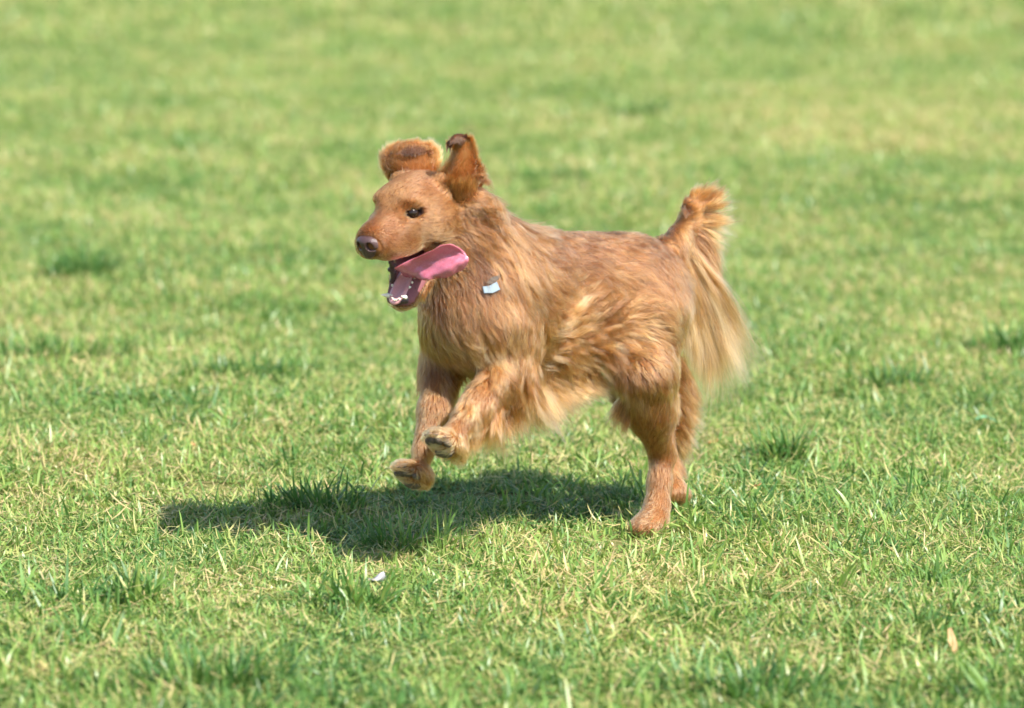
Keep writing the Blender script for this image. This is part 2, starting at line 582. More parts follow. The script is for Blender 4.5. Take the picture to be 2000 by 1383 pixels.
    # eye sockets
    for s in (1, -1):
        e = H(0.004, s * 0.0405, 0.0)
        ax = unit(HF * 0.9 - HL * s * 0.42 - HU * 0.10); out = unit(HF * 0.45 + HL * s * 0.9)
        f.ell(e + out * 0.005, (0.0172, 0.013, 0.0116), (ax, out, HU), 0.003, 'sub')
        f.ell(e - HU * 0.0112 - out * 0.002, (0.0135, 0.0075, 0.0034), (ax, out, HU), 0.004)
    # ears, thrown up
    f.ell(H(-0.088, 0.050, 0.032), (0.018, 0.018, 0.020), (HF, HL, HU), 0.02)
    f.ell(H(-0.080, -0.047, 0.034), (0.018, 0.018, 0.020), (HF, HL, HU), 0.02)
    return f


FB = body_field()
bv, bq = FB.surface()


def dist_seg(p, a, b):
    ab = b - a
    t = np.clip(((p - a) @ ab) / (ab @ ab), 0, 1)
    return np.linalg.norm(p - a - t[:, None] * ab, axis=1)


JAW = P(784, 584, -0.400)
jf = unit(JAW - H(-0.075, 0, -0.075))            # along the jaw
jl = HL; ju = unit(np.cross(jf, jl))
if ju @ HU < 0: ju = -ju
JT = JAW + ju * 0.006



def jaw_box(p):
    jq = (p - JT) @ np.stack([jf, jl, ju]).T
    return (jq[:, 0] < 0.10) & (jq[:, 0] > -0.085) & (np.abs(jq[:, 1]) < 0.038) & (jq[:, 2] > -0.006) & (jq[:, 2] < 0.035)


def mouth_mask(p):
    """1 inside the mouth: bare wet skin"""
    d = np.minimum(dist_seg(p, H(-0.055, 0, -0.072), P(772, 552, -0.43)) - 0.024,
                   dist_seg(p, H(-0.05, 0, -0.068), H(0.03, 0, -0.085)) - 0.0245)
    return np.maximum(np.clip((0.002 - d) / 0.003, 0, 1), jaw_box(p) * 1.0)


def eye_mask(p):
    d = np.full(len(p), 9.0)
    for s in (1, -1):
        e = H(0.004, s * 0.0405, 0.0)
        ax = unit(HF * 0.9 - HL * s * 0.42 - HU * 0.10)
        d = np.minimum(d, dist_seg(p, e - ax * 0.012, e + ax * 0.011))
    return d


root = bpy.data.objects.new('dog', None)
COL.objects.link(root)
root.location = (0.262, -0.03, 0.0)
tag(root, 'long haired golden red dog bounding over the lawn with its tongue flying sideways', 'dog')


def skin_material():
    m, nt, b = mat('dog_skin', 0.7, 0.2)
    a1 = node(nt, 'ShaderNodeAttribute', attribute_name='mouth')
    a2 = node(nt, 'ShaderNodeAttribute', attribute_name='bare')
    n1 = node(nt, 'ShaderNodeTexNoise'); n1.inputs['Scale'].default_value = 60
    r = ramp(nt, [(0.3, (0.13, 0.05, 0.016)), (0.7, (0.20, 0.08, 0.026))])  # darker than real skin: shade between the fur locks put into its colour
    nt.links.new(n1.outputs[0], r.inputs[0])
    x1 = node(nt, 'ShaderNodeMix', data_type='RGBA'); x1.inputs[7].default_value = (0.025, 0.014, 0.014, 1)
    nt.links.new(a2.outputs['Fac'], x1.inputs[0]); nt.links.new(r.outputs[0], x1.inputs[6])
    x2 = node(nt, 'ShaderNodeMix', data_type='RGBA'); x2.inputs[7].default_value = (0.20, 0.075, 0.085, 1)
    nt.links.new(a1.outputs['Fac'], x2.inputs[0]); nt.links.new(x1.outputs[2], x2.inputs[6])
    nt.links.new(x2.outputs[2], b.inputs['Base Color'])
    return m


body = mesh_obj('body', bv, bq, skin_material(), root)
mm = mouth_mask(bv)
em = eye_mask(bv)
fattr(body, 'mouth', mm)
fattr(body, 'bare', np.clip((0.0105 - em) / 0.003, 0, 1))


# ------------------------------------------------------------------ dog: face parts
def gloss(name, col, rough, spec=0.5, bump=0.0, scale=200, col2=None):
    m, nt, b = mat(name, rough, spec)
    n1 = node(nt, 'ShaderNodeTexNoise'); n1.inputs['Scale'].default_value = scale; n1.inputs['Detail'].default_value = 4
    tc = node(nt, 'ShaderNodeTexCoord'); nt.links.new(tc.outputs['Object'], n1.inputs['Vector'])
    r = ramp(nt, [(0.3, col), (0.7, col2 or tuple(min(1, c * 1.25) for c in col))])
    nt.links.new(n1.outputs[0], r.inputs[0]); nt.links.new(r.outputs[0], b.inputs['Base Color'])
    if bump:
        bp = node(nt, 'ShaderNodeBump'); bp.inputs['Strength'].default_value = bump; bp.inputs['Distance'].default_value = 0.001
        nt.links.new(n1.outputs[0], bp.inputs['Height']); nt.links.new(bp.outputs[0], b.inputs['Normal'])
    return m


M_NOSE = gloss('nose_leather', (0.058, 0.030, 0.029), 0.38, 0.5, 0.9, 450)
M_EYE = gloss('eye_wet', (0.010, 0.005, 0.003), 0.10, 0.35)
M_TONGUE = gloss('tongue_flesh', (0.40, 0.10, 0.155), 0.20, 0.6, 0.35, 520, (0.50, 0.165, 0.22))
for mt_, rad_ in ((M_TONGUE, (0.010, 0.004, 0.003)),):
    pb = mt_.node_tree.nodes['Principled BSDF']
    pb.inputs['Subsurface Weight'].default_value = 0.35; pb.inputs['Subsurface Radius'].default_value = rad_; pb.inputs['Subsurface Scale'].default_value = 0.6
M_GUM = gloss('gum_flesh', (0.55, 0.25, 0.26), 0.3, 0.5, 0.2, 300, (0.60, 0.30, 0.30))
M_LIP = gloss('lip_skin', (0.035, 0.018, 0.020), 0.35, 0.5, 0.4, 400, (0.08, 0.04, 0.045))
M_TOOTH = gloss('tooth_enamel', (0.72, 0.66, 0.54), 0.25, 0.5, 0, 50, (0.80, 0.76, 0.66))
M_PAD = gloss('paw_pad_leather', (0.085, 0.062, 0.05), 0.65, 0.3, 0.5, 600)
M_CLAW = gloss('claw_horn', (0.14, 0.09, 0.06), 0.4)


def blob(name, build, lo, hi, h, material, parent=root):
    f = Field(lo, hi, h)
    f.d[:] = 0.02
    build(f)
    v, q = f.surface()
    return mesh_obj(name, v, q, material, parent)


NC = H(0.090, 0, -0.036)


def nose_build(f):
    f.ell(NC, (0.017, 0.0265, 0.0185), HEAD, 0.004)
    f.ell(NC + HF * 0.005 + HU * 0.008, (0.015, 0.0215, 0.012), HEAD, 0.006)
    f.ell(NC + HF * 0.006 - HU * 0.012, (0.009, 0.012, 0.012), HEAD, 0.006)
    for s in (1, -1):
        f.ell(NC + HF * 0.018 + HL * s * 0.0115 + HU * 0.002, (0.024, 0.0066, 0.0078), HEAD, 0.0015, 'sub')
        f.cap(NC + HF * 0.014 + HL * s * 0.013 - HU * 0.003, NC + HF * 0.008 + HL * s * 0.024 - HU * 0.006, 0.0026, 0.002, 0.003, 'sub')
    f.cap(NC + HF * 0.019 + HU * 0.002, NC + HF * 0.014 - HU * 0.024, 0.0012, 0.0012, 0.002, 'sub')


blob('nose', nose_build, NC - 0.045, NC + 0.045, 0.0013, M_NOSE)

for s in (1, -1):
    e = H(0.004, s * 0.0405, 0.0)
    out = unit(HF * 0.45 + HL * s * 0.9)
    c = e - out * 0.0062
    blob('eye', lambda f: f.ell(c, (0.0132, 0.0132, 0.0132), HEAD, 0.001), c - 0.018, c + 0.018, 0.0014, M_EYE)


def sheet(name, rows, material, thick, parent=root, nu=64, nv=36, plain=False, grid=False):
    """a solid sheet through a grid of control points (Catmull-Rom both ways)"""
    R = np.array(rows, float)

    def cr(A, n):
        m = len(A)
        t = np.linspace(0, m - 1, n)
        i = np.clip(t.astype(int), 0, m - 2); u = (t - i).reshape([-1] + [1] * (A.ndim - 1))
        g = lambda k: A[np.clip(k, 0, m - 1)]
        p0, p1, p2, p3 = g(i - 1), g(i), g(i + 1), g(i + 2)
        return 0.5 * (2 * p1 + (p2 - p0) * u + (2 * p0 - 5 * p1 + 4 * p2 - p3) * u ** 2 + (3 * p1 - p0 - 3 * p2 + p3) * u ** 3)
    A = cr(R, nu)
    A = np.swapaxes(cr(np.swapaxes(A, 0, 1), nv), 0, 1)
    du = np.gradient(A, axis=0); dv = np.gradient(A, axis=1)
    N = np.cross(du, dv); N /= np.linalg.norm(N, axis=-1, keepdims=True) + 1e-12
    uu = np.linspace(0, 1, nu)[:, None]; vv = np.linspace(0, 1, nv)[None]
    edge = np.clip(np.minimum(np.minimum(vv, 1 - vv) * 4, (1 - uu) * 8 + 0 * vv), 0, 1) ** 0.5
    groove = -0.0022 * np.exp(-((vv - 0.47) / 0.07) ** 2) * np.clip(1.1 - uu, 0, 1)
    ripple = 0.0016 * np.sin(uu * 19 + 1.5 * vv) * np.abs(2 * vv - 1) ** 2 + 0.0007 * np.sin(uu * 41 + vv * 9) * np.sin(vv * 23 + 2)
    if not plain: A = A + N * (groove + ripple)[..., None]
    T = (thick * (0.15 + 0.85 * edge))[..., None]
    top, bot = A + N * T / 2, A - N * T / 2
    V = np.concatenate([top.reshape(-1, 3), bot.reshape(-1, 3)])
    i = (np.arange(nu - 1)[:, None] * nv + np.arange(nv - 1)[None])
    F1 = np.stack([i, i + nv, i + nv + 1, i + 1], -1).reshape(-1, 4)
    o = nu * nv
    F2 = F1[:, ::-1] + o
    rim = [k * nv for k in range(nu)] + [(nu - 1) * nv + k for k in range(1, nv)] + [k * nv + nv - 1 for k in range(nu - 2, -1, -1)] + [k for k in range(nv - 2, 0, -1)]
    F3 = np.array([[rim[k], rim[(k + 1) % len(rim)], rim[(k + 1) % len(rim)] + o, rim[k] + o] for k in range(len(rim))])[:, ::-1]
    o_ = mesh_obj(name, V, np.concatenate([F1, F2, F3]), material, parent)
    if grid: return o_, A, N
    return o_


# tongue: rises from the jaw floor, spills over the near lip and blows back
sheet('tongue', [
    [P(787, 540, -0.372), P(796, 546, -0.366), P(806, 549, -0.366), P(816, 548, -0.378), P(824, 544, -0.392)],
    [P(777, 526, -0.410), P(791, 534, -0.398), P(807, 540, -0.396), P(821, 545, -0.416), P(831, 545, -0.430)],
    [P(772, 521, -0.45), P(790, 529, -0.439), P(810, 535, -0.437), P(826, 543, -0.454), P(836, 547, -0.458)],
    [P(806, 507, -0.458), P(816, 514, -0.447), P(831, 523, -0.448), P(848, 536, -0.464), P(856, 544, -0.458)],
    [P(836, 493, -0.474), P(844, 502, -0.4605), P(857, 513, -0.459), P(871, 527, -0.4735), P(873, 541, -0.462)],
    [P(856, 481, -0.482), P(865, 492, -0.4667), P(878, 503, -0.4635), P(890, 516, -0.4773), P(888, 536, -0.464)],
    [P(877, 478, -0.484), P(886, 487, -0.4703), P(896, 497, -0.4665), P(906, 510, -0.4758), P(900, 529, -0.462)],
    [P(892, 481, -0.478), P(899, 488, -0.4703), P(906, 496, -0.4685), P(913, 507, -0.4728), P(908, 520, -0.464)],
    [P(901, 487, -0.472), P(905, 491, -0.47), P(910, 497, -0.47), P(914, 505, -0.471), P(912, 511, -0.468)],
], M_TONGUE, 0.0034)

# ears: thin leather flaps thrown up by the run, tips curling over
def ear_material():
    m, nt, b = mat('ear_leather', 0.75, 0.2)
    at = node(nt, 'ShaderNodeAttribute', attribute_name='tip')
    n1 = node(nt, 'ShaderNodeTexNoise'); n1.inputs['Scale'].default_value = 120
    r = ramp(nt, [(0.3, (0.15, 0.052, 0.015)), (0.7, (0.24, 0.092, 0.028))])
    nt.links.new(n1.outputs[0], r.inputs[0])
    x = node(nt, 'ShaderNodeMix', data_type='RGBA'); x.inputs[7].default_value = (0.060, 0.022, 0.009, 1)
    nt.links.new(at.outputs['Fac'], x.inputs[0]); nt.links.new(r.outputs[0], x.inputs[6]); nt.links.new(x.outputs[2], b.inputs['Base Color'])
    return m


M_EAR = ear_material()
EAR_ROWS = [[
    [(862, 372, -.332), (878, 380, -.338), (900, 384, -.335), (922, 378, -.322), (940, 364, -.312)],
    [(862, 348, -.352), (878, 354, -.366), (900, 357, -.362), (922, 352, -.345), (940, 340, -.334)],
    [(873, 330, -.362), (885, 335, -.376), (901, 337, -.373), (918, 333, -.357), (932, 324, -.347)],
    [(883, 312, -.365), (891, 314, -.377), (903, 314, -.376), (915, 311, -.362), (925, 304, -.354)],
    [(888, 296, -.366), (894, 296, -.376), (904, 295, -.376), (914, 292, -.364), (921, 287, -.358)],
    [(885, 283, -.372), (891, 279, -.380), (901, 275, -.380), (911, 274, -.370), (917, 277, -.362)],
    [(878, 280, -.384), (883, 271, -.390), (891, 265, -.392), (902, 264, -.386), (910, 268, -.376)],
    [(877, 288, -.390), (880, 282, -.395), (885, 277, -.398), (892, 276, -.394), (898, 279, -.386)]], [
    [(772, 362, -.285), (787, 368, -.290), (806, 369, -.292), (828, 366, -.290), (846, 360, -.285)],
    [(755, 333, -.295), (776, 336, -.310), (802, 337, -.316), (830, 336, -.312), (852, 333, -.300)],
    [(750, 313, -.292), (772, 313, -.310), (800, 313, -.316), (830, 313, -.312), (853, 313, -.298)],
    [(757, 297, -.292), (776, 294, -.308), (802, 292, -.314), (830, 294, -.308), (850, 298, -.296)],
    [(775, 286, -.296), (788, 281, -.306), (806, 278, -.310), (826, 280, -.304), (841, 287, -.296)],
    [(770, 298, -.304), (786, 301, -.317), (806, 302, -.322), (824, 299, -.317), (838, 295, -.307)]]]
EARS = []
for rows in EAR_ROWS:
    o_, A_, N_ = sheet('ear', [[P(*q) for q in r_] for r_ in rows], M_EAR, 0.0042, root, 56, 30, True, True)
    u_ = np.repeat(np.linspace(0, 1, 56), 30)
    k0 = 0.70 if rows is EAR_ROWS[0] else 0.82
    fattr(o_, 'tip', np.tile(np.clip((u_ - k0) / 0.1, 0, 1), 2))
    EARS.append((A_, N_, k0))

# lower gum: a shallow pink dish between the mandibles


def gum_build(f):
    f.ell(JT - jf * 0.016 + ju * 0.003, (0.036, 0.0225, 0.0095), (jf, jl, ju), 0.003)
    f.ell(JT - jf * 0.045 + ju * 0.004, (0.030, 0.0225, 0.0090), (jf, jl, ju), 0.008)
    f.ell(JT - jf * 0.022 + ju * 0.012, (0.040, 0.0125, 0.0075), (jf, jl, ju), 0.004, 'sub')


blob('lower_gum', gum_build, JT - 0.09, JT + 0.09, 0.0016, M_GUM)


def lip_build(f):
    for s in (1, -1):
        f.chain([JT + jf * 0.013, JT + jf * 0.006 + jl * s * 0.019, JT - jf * 0.02 + jl * s * 0.0265, JT - jf * 0.055 + jl * s * 0.030 + ju * 0.004],
                [0.005, 0.005, 0.0055, 0.006], 0.005)


blob('lower_lip', lip_build, JT - 0.1, JT + 0.1, 0.0018, M_LIP)


def far_lip(f):
    a, b = P(764, 512, -0.395), P(772, 570, -0.37)
    for i in range(9):
        t = i / 8
        f.ell(a + (b - a) * t + np.array([0.0035 * math.sin(i * 2.3), 0, 0]), (0.0055, 0.006, 0.0052), (np.eye(3)), 0.003)
    f.cap(a, b, 0.004, 0.004, 0.003)


blob('cheek_lip', far_lip, P(768, 540, -0.385) - 0.06, P(768, 540, -0.385) + 0.06, 0.0018, M_LIP)


def tooth(base, dirn, ln, r, bend=0.0):
    d = unit(dirn)
    s1 = unit(np.cross(d, [0.3, 0.5, 0.8])); s2 = np.cross(d, s1)
    V, F = [], []
    n = 8
    prof = [(-0.3, 0.8), (0.0, 1.0), (0.4, 0.85), (0.75, 0.5), (0.97, 0.15)]
    for t, k in prof:
        for j in range(n):
            a = 6.283 * j / n
            V.append(base + d * ln * t + (s1 * math.cos(a) + s2 * math.sin(a)) * r * k + bend * HF * t * t * ln)
    for i in range(len(prof) - 1):
        for j in range(n):
            F.append([i * n + j, i * n + (j + 1) % n, (i + 1) * n + (j + 1) % n, (i + 1) * n + j])
    V.append(base + d * ln * 1.02 + bend * HF * ln)
    for j in range(0, n, 1):
        F.append([4 * n + j, 4 * n + (j + 1) % n, len(V) - 1, len(V) - 1])
    F = [q for q in F]
    me = bpy.data.meshes.new('tooth')
    me.from_pydata([tuple(v) for v in V], [], [tuple(q) if q[2] != q[3] else tuple(q[:3]) for q in F])
    for p in me.polygons: p.use_smooth = True
    me.materials.append(M_TOOTH)
    o = bpy.data.objects.new('tooth', me); COL.objects.link(o)
    o.parent = root; o.matrix_parent_inverse = Matrix.Translation(-Vector(root.location))


for i in range(6):
    a = (i - 2.5) * 0.30
    tooth(JT + jf * (0.012 - 0.010 * (abs(i - 2.5) / 2.5) ** 2) + jl * (i - 2.5) * 0.0050 + ju * 0.005, ju + jf * 0.5, 0.008, 0.0026)
for s in (1, -1):
    tooth(JT + jl * s * 0.0175 + jf * 0.002 + ju * 0.003, ju * 0.8 + jf * 0.45 + jl * s * 0.35, 0.021, 0.0048, 0.15)
    for k in range(4):
        tooth(JT - jf * (0.018 + 0.010 * k) + jl * s * (0.0205 + 0.002 * k) + ju * 0.006, ju, 0.0060 + 0.001 * k, 0.0034)

# pads and claws of the raised fore paws
for name, q, ax, sd, up in PAD_SPOTS:
    r3 = (0.0105, 0.0070, 0.0062) if name == 'toe_pad' else (0.0125, 0.0185, 0.0075)
    blob(name, lambda f: f.ell(q, r3, (ax, sd, up), 0.002), q - 0.028, q + 0.028, 0.0022, M_PAD)
    if name == 'toe_pad':
        q2 = q + ax * 0.013 + up * 0.008
        blob('claw', lambda f: f.cap(q2, q2 + ax * 0.008 - up * 0.004, 0.0026, 0.0012, 0.001), q2 - 0.016, q2 + 0.016, 0.0016, M_CLAW)

# ------------------------------------------------------------------ dog: coat
# groom key points: photo px, depth or None, direction in the picture plane (right, down), hair length, lift, clump, paleness
G = [
    # muzzle and face
    (735, 470, None, 0.8, 0.35, .006, .10, .2, .48), (760, 440, None, 0.6, -.5, .006, .10, .2, .46), (790, 490, None, 1.0, 0.05, .008, .15, .3, .62),
    (745, 508, None, 0.6, 0.8, .007, .3, .3, .70), (840, 470, None, 1.0, -.05, .012, .18, .4, .60), (880, 460, None, 1.0, .15, .018, .2, .5, .55),
    (770, 385, None, 0.2, -1., .007, .15, .2, .45), (810, 365, None, 0.7, -.7, .009, .18, .3, .50), (850, 400, None, 1., -.15, .012, .2, .4, .55),
    (830, 440, None, 1., .05, .010, .18, .35, .60), (905, 470, None, .7, .7, .03, .25, .6, .55), (800, 600, None, .7, .7, .012, .3, .5, .75),
    (820, 585, None, .8, .5, .014, .4, .5, .7),
    # ears
    (885, 350, -.36, .25, -1., .007, .08, .5, .42), (905, 310, -.35, .1, -1., .006, .06, .5, .38), (895, 276, -.36, -.3, -1., .005, .06, .5, .0),
    (935, 350, -.34, .9, .1, .026, .25, .7, .6), (925, 378, -.34, 1., .35, .05, .35, .7, .55), (800, 330, -.30, -.1, -1., .007, .08, .6, .45),
    (845, 315, -.30, .4, -.8, .012, .15, .6, .55), (765, 320, -.30, -.5, -.9, .010, .12, .6, .4), (810, 290, -.30, .2, -1., .006, .08, .5, .0),
    # neck and ruff
    (960, 400, None, .9, .45, .055, .35, .7, .45), (930, 430, None, .9, .6, .050, .3, .75, .5), (1000, 430, None, .8, .6, .050, .35, .75, .5),
    (925, 500, None, .6, .9, .050, .3, .75, .30), (980, 500, None, .8, .7, .050, .3, .75, .60), (1020, 520, None, .8, .6, .045, .25, .7, .58),
    (850, 570, None, .5, 1., .040, .3, .75, .28), (900, 590, None, .6, .9, .050, .3, .8, .5), (960, 600, None, .5, .9, .045, .3, .75, .56),
    # breast
    (840, 650, None, .3, 1., .045, .25, .8, .45), (890, 660, None, .5, .9, .055, .3, .8, .6), (930, 640, None, .1, 1., .045, .3, .75, .6),
    (910, 695, None, .7, .8, .036, .3, .85, .45), (850, 700, None, .3, 1., .040, .3, .75, .4),
    # shoulder and near fore leg
    (1000, 620, None, .2, 1., .030, .2, .6, .6), (990, 680, -.36, .1, 1., .020, .2, .5, .6), (950, 760, -.40, -.4, 1., .010, .2, .4, .5),
    (1010, 760, -.33, .35, 1., .075, .5, .85, .6), (975, 810, -.37, .5, 1., .08, .6, .85, .65), (940, 840, -.40, .35, 1., .06, .6, .85, .7), (905, 830, -.43, -.2, 1., .010, .2, .4, .55),
    (870, 860, -.46, -.8, -.3, .016, .5, .5, .8), (900, 870, -.45, .6, .8, .03, .6, .7, .8),
    # far fore leg
    (840, 760, -.30, -.1, 1., .012, .2, .4, .6), (830, 840, -.33, -.1, 1., .010, .2, .4, .65), (875, 760, -.26, .4, 1., .03, .4, .6, .5),
    (795, 925, -.38, -.9, -.3, .020, .6, .5, .8), (825, 930, -.37, .5, .8, .016, .4, .5, .6), (845, 900, -.35, .6, .8, .020, .5, .6, .6),
    # back and flank
    (1060, 470, None, 1., .15, .030, .2, .6, .35), (1150, 470, None, 1., .15, .030, .2, .6, .32), (1250, 475, None, 1., .25, .030, .2, .6, .32),
    (1060, 540, None, .95, .45, .042, .22, .75, .55), (1150, 540, None, 1., .1, .040, .2, .7, .5), (1240, 540, None, .95, .4, .036, .2, .7, .45),
    (1060, 620, None, .7, .75, .048, .22, .75, .62), (1150, 620, None, 1., .1, .045, .2, .75, .5), (1250, 610, None, .9, .0, .040, .25, .8, .58),
    (1060, 700, None, .6, .8, .050, .25, .8, .6), (1150, 690, None, .9, .5, .050, .22, .75, .45), (1240, 680, None, .8, .45, .0255, .2, .7, .55), (1290, 670, None, .7, .6, .0255, .2, .7, .58),
    (1320, 600, None, .6, .7, .032, .25, .75, .6), (1320, 530, None, .6, .8, .045, .3, .7, .5),
    # belly fringe
    (1020, 760, -.24, .75, .8, .115, .4, .85, .75), (1080, 750, -.15, .85, .65, .12, .45, .85, .8), (1150, 720, -.05, .95, .6, .095, .45, .85, .65),
    (1000, 790, -.26, .7, .9, .060, .5, .85, .6),
    # near hind leg
    (1220, 730, -.06, .25, 1., .026, .2, .6, .45), (1290, 720, 0., .4, .9, .026, .2, .65, .6), (1245, 770, -.06, .1, 1., .018, .2, .6, .5), (1320, 760, .03, .6, .8, .034, .3, .75, .55),
    (1215, 800, -.06, -.3, 1., .025, .3, .7, .5), (1260, 810, -.05, .0, 1., .013, .2, .5, .55), (1310, 830, .02, .5, .9, .024, .3, .65, .55),
    (1295, 900, .02, .1, 1., .014, .25, .5, .55), (1290, 970, -.02, -.1, 1., .009, .2, .3, .6), (1265, 1015, -.06, -.5, .7, .009, .2, .3, .7),
    (1330, 950, .18, .2, 1., .010, .2, .3, .65), (1200, 740, .10, -.4, 1., .05, .4, .7, .4), (1310, 860, .2, .6, .8, .04, .4, .7, .5),
    # tail
    (1300, 490, .14, .5, 1., .05, .3, .7, .5), (1325, 468, .17, .5, .6, .035, .3, .7, .6), (1345, 425, .185, .6, -.6, .028, .2, .7, .5), (1347, 402, .175, .3, -1., .020, .2, .7, .35),
]
GA = np.array([[g[0], g[1], 0 if g[2] is None else g[2], g[2] is not None] + list(g[3:]) for g in G], float)
gn = np.hypot(GA[:, 4], GA[:, 5]); GA[:, 4] /= gn; GA[:, 5] /= gn


def groom(p):
    """direction (world), length, lift, clump, paleness at points p"""
    out = []
    for q in np.array_split(p, max(1, len(p) // 20000)):
        x, y = proj(q)
        d2 = (x[:, None] - GA[:, 0]) ** 2 + (y[:, None] - GA[:, 1]) ** 2
        d2 = d2 + GA[:, 3] * ((q[:, 1][:, None] - GA[:, 2]) * 700) ** 2
        w = 1 / (d2 + 120) ** 1.6
        w /= w.sum(1, keepdims=True)
        out.append(w @ GA[:, 4:])
    o = np.concatenate(out)
    d = o[:, :1] * RIGHT - o[:, 1:2] * UP
    return d, o[:, 2], o[:, 3], o[:, 4], o[:, 5]


def nrm(v):
    return v / (np.linalg.norm(v, axis=-1, keepdims=True) + 1e-9)


def grow(roots, n, steps, seed, wave=1.0, lmul=1.0, amul=1.0):
    r = np.random.default_rng(seed)
    d, ln, lift, clump, pale = groom(roots)
    ln = np.where(ln > 0.026, ln * 1.45, ln) * r.uniform(0.85, 1.15, len(roots))
    ln = ln * lmul
    lift = lift * 0.6 * amul
    pts = [roots - n * 0.001]
    p = roots.copy()
    x0, y0 = proj(roots)
    fly = np.clip((ln - 0.085) / 0.06, 0, 1)             # long feathers leave the surface
    jit = vnoise(roots, seed + 1, 24.0) * 0.60 + vnoise(roots, seed + 2, 60.0) * 0.18 + r.normal(0, 0.05, len(roots))
    jit = jit * np.clip(ln / 0.03, 0.2, 1.0) * wave
    prev = None
    ph = vnoise(roots, seed + 9, 40.0) * 5 + r.normal(0, 0.5, len(roots)); fr = 6.5 + 2 * vnoise(roots, seed + 8, 15.0)
    for s in range(1, steps):
        t = s / (steps - 1)
        dd, _, _, _, _ = groom(p)
        nn = FB.grad(p)
        side = nrm(np.cross(dd, nn))
        swing = jit + 0.55 * wave * np.sin(ph + fr * t) * np.clip(ln / 0.04, 0, 1)
        dd = nrm(dd + side * swing[:, None])
        tang = nrm(dd - nn * np.sum(dd * nn, -1, keepdims=True) * (1 - fly)[:, None])
        v = nrm(tang + nn * (lift * (1.25 - t))[:, None])
        if prev is not None: v = nrm(v * 0.6 + prev * 0.4)
        prev = v
        p = p + v * (ln / (steps - 1))[:, None]
        sd = FB.sample(p)
        hmin = 0.0015 + 0.06 * ln * math.sin(t * 2.2)
        p = p + nn * np.maximum(0, hmin - sd)[:, None]
        pts.append(p.copy())
    return np.stack(pts, 1), clump, pale, ln


def surf_samples(n, seed):
    r = np.random.default_rng(seed)
    tri = np.concatenate([bq[:, [0, 1, 2]], bq[:, [0, 2, 3]]])
    a, b, c = bv[tri[:, 0]], bv[tri[:, 1]], bv[tri[:, 2]]
    nr = np.cross(b - a, c - a); ar = np.linalg.norm(nr, axis=1)
    cen = (a + b + c) / 3
    nh = nr / (ar[:, None] + 1e-12)
    facing = (nh @ np.array([0.15, -0.95, 0.25]))
    w = ar * np.clip(0.75 + 0.6 * facing, 0.22, 1.2)
    x, y = proj(cen)
    head = np.exp(-(((x - 800) / 95) ** 2 + ((y - 440) / 90) ** 2))
    w *= 1 + 1.6 * head
    tail = np.exp(-(((x - 1335) / 35) ** 2 + ((y - 440) / 60) ** 2)) * (cen[:, 1] > 0.1)
    w *= 1 + 9.0 * tail
    w *= 1 + 2.0 * np.exp(-(((x - 1080) / 90) ** 2 + ((y - 755) / 35) ** 2)) * (cen[:, 1] > -0.3)
    k = r.choice(len(tri), n, p=w / w.sum())
    u, v = r.uniform(size=(2, n)); m = u + v > 1; u[m] = 1 - u[m]; v[m] = 1 - v[m]
    p = a[k] + (b[k] - a[k]) * u[:, None] + (c[k] - a[k]) * v[:, None]
    keep = (mouth_mask(p) < 0.3) & (eye_mask(p) > 0.0092)
    keep &= np.linalg.norm((p - NC) @ np.stack(HEAD).T / np.array([0.022, 0.030, 0.022]), axis=1) > 1
    keep &= ~jaw_box(p)
    for nm, q, ax, sd, up in PAD_SPOTS: keep &= np.linalg.norm(p - q, axis=1) > (0.0085 if nm == 'toe_pad' else 0.014)
    return p[keep]


def hair_material():
    m = bpy.data.materials.new('golden_coat'); m.use_nodes = True
    nt = m.node_tree; nt.nodes.remove(nt.nodes['Principled BSDF'])
    h = node(nt, 'ShaderNodeBsdfHairPrincipled')
    h.parametrization = 'COLOR'
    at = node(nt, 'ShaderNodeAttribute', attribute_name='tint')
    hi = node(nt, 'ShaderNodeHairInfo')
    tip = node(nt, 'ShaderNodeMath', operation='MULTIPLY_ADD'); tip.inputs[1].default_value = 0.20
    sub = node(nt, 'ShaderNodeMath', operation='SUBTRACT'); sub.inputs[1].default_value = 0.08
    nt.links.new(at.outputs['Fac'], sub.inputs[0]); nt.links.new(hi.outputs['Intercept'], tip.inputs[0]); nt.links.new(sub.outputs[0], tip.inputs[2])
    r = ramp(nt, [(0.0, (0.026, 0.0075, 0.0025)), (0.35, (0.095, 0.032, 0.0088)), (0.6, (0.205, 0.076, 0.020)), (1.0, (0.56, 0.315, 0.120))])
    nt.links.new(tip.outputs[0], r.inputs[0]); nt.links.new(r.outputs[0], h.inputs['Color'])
    h.inputs['Roughness'].default_value = 0.26
    h.inputs['Radial Roughness'].default_value = 0.45
    h.inputs['Coat'].default_value = 0.0
    nt.links.new(h.outputs[0], nt.nodes['Material Output'].inputs['Surface'])
    return m


M_COAT = hair_material()


def hair_object(name, pos, rad, tint):
    n, k = pos.shape[:2]
    cu = bpy.data.hair_curves.new(name)
    cu.add_curves([k] * n)
    cu.attributes['position'].data.foreach_set('vector', pos.astype(np.float32).ravel())
    ra = cu.attributes.get('radius') or cu.attributes.new('radius', 'FLOAT', 'POINT')
    ra.data.foreach_set('value', rad.astype(np.float32).ravel())
    ta = cu.attributes.new('tint', 'FLOAT', 'CURVE')
    ta.data.foreach_set('value', np.clip(tint, 0, 1).astype(np.float32))
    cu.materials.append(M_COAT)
    o = bpy.data.objects.new(name, cu); COL.objects.link(o)
    o.parent = root; o.matrix_parent_inverse = Matrix.Translation(-Vector(root.location))
    return o


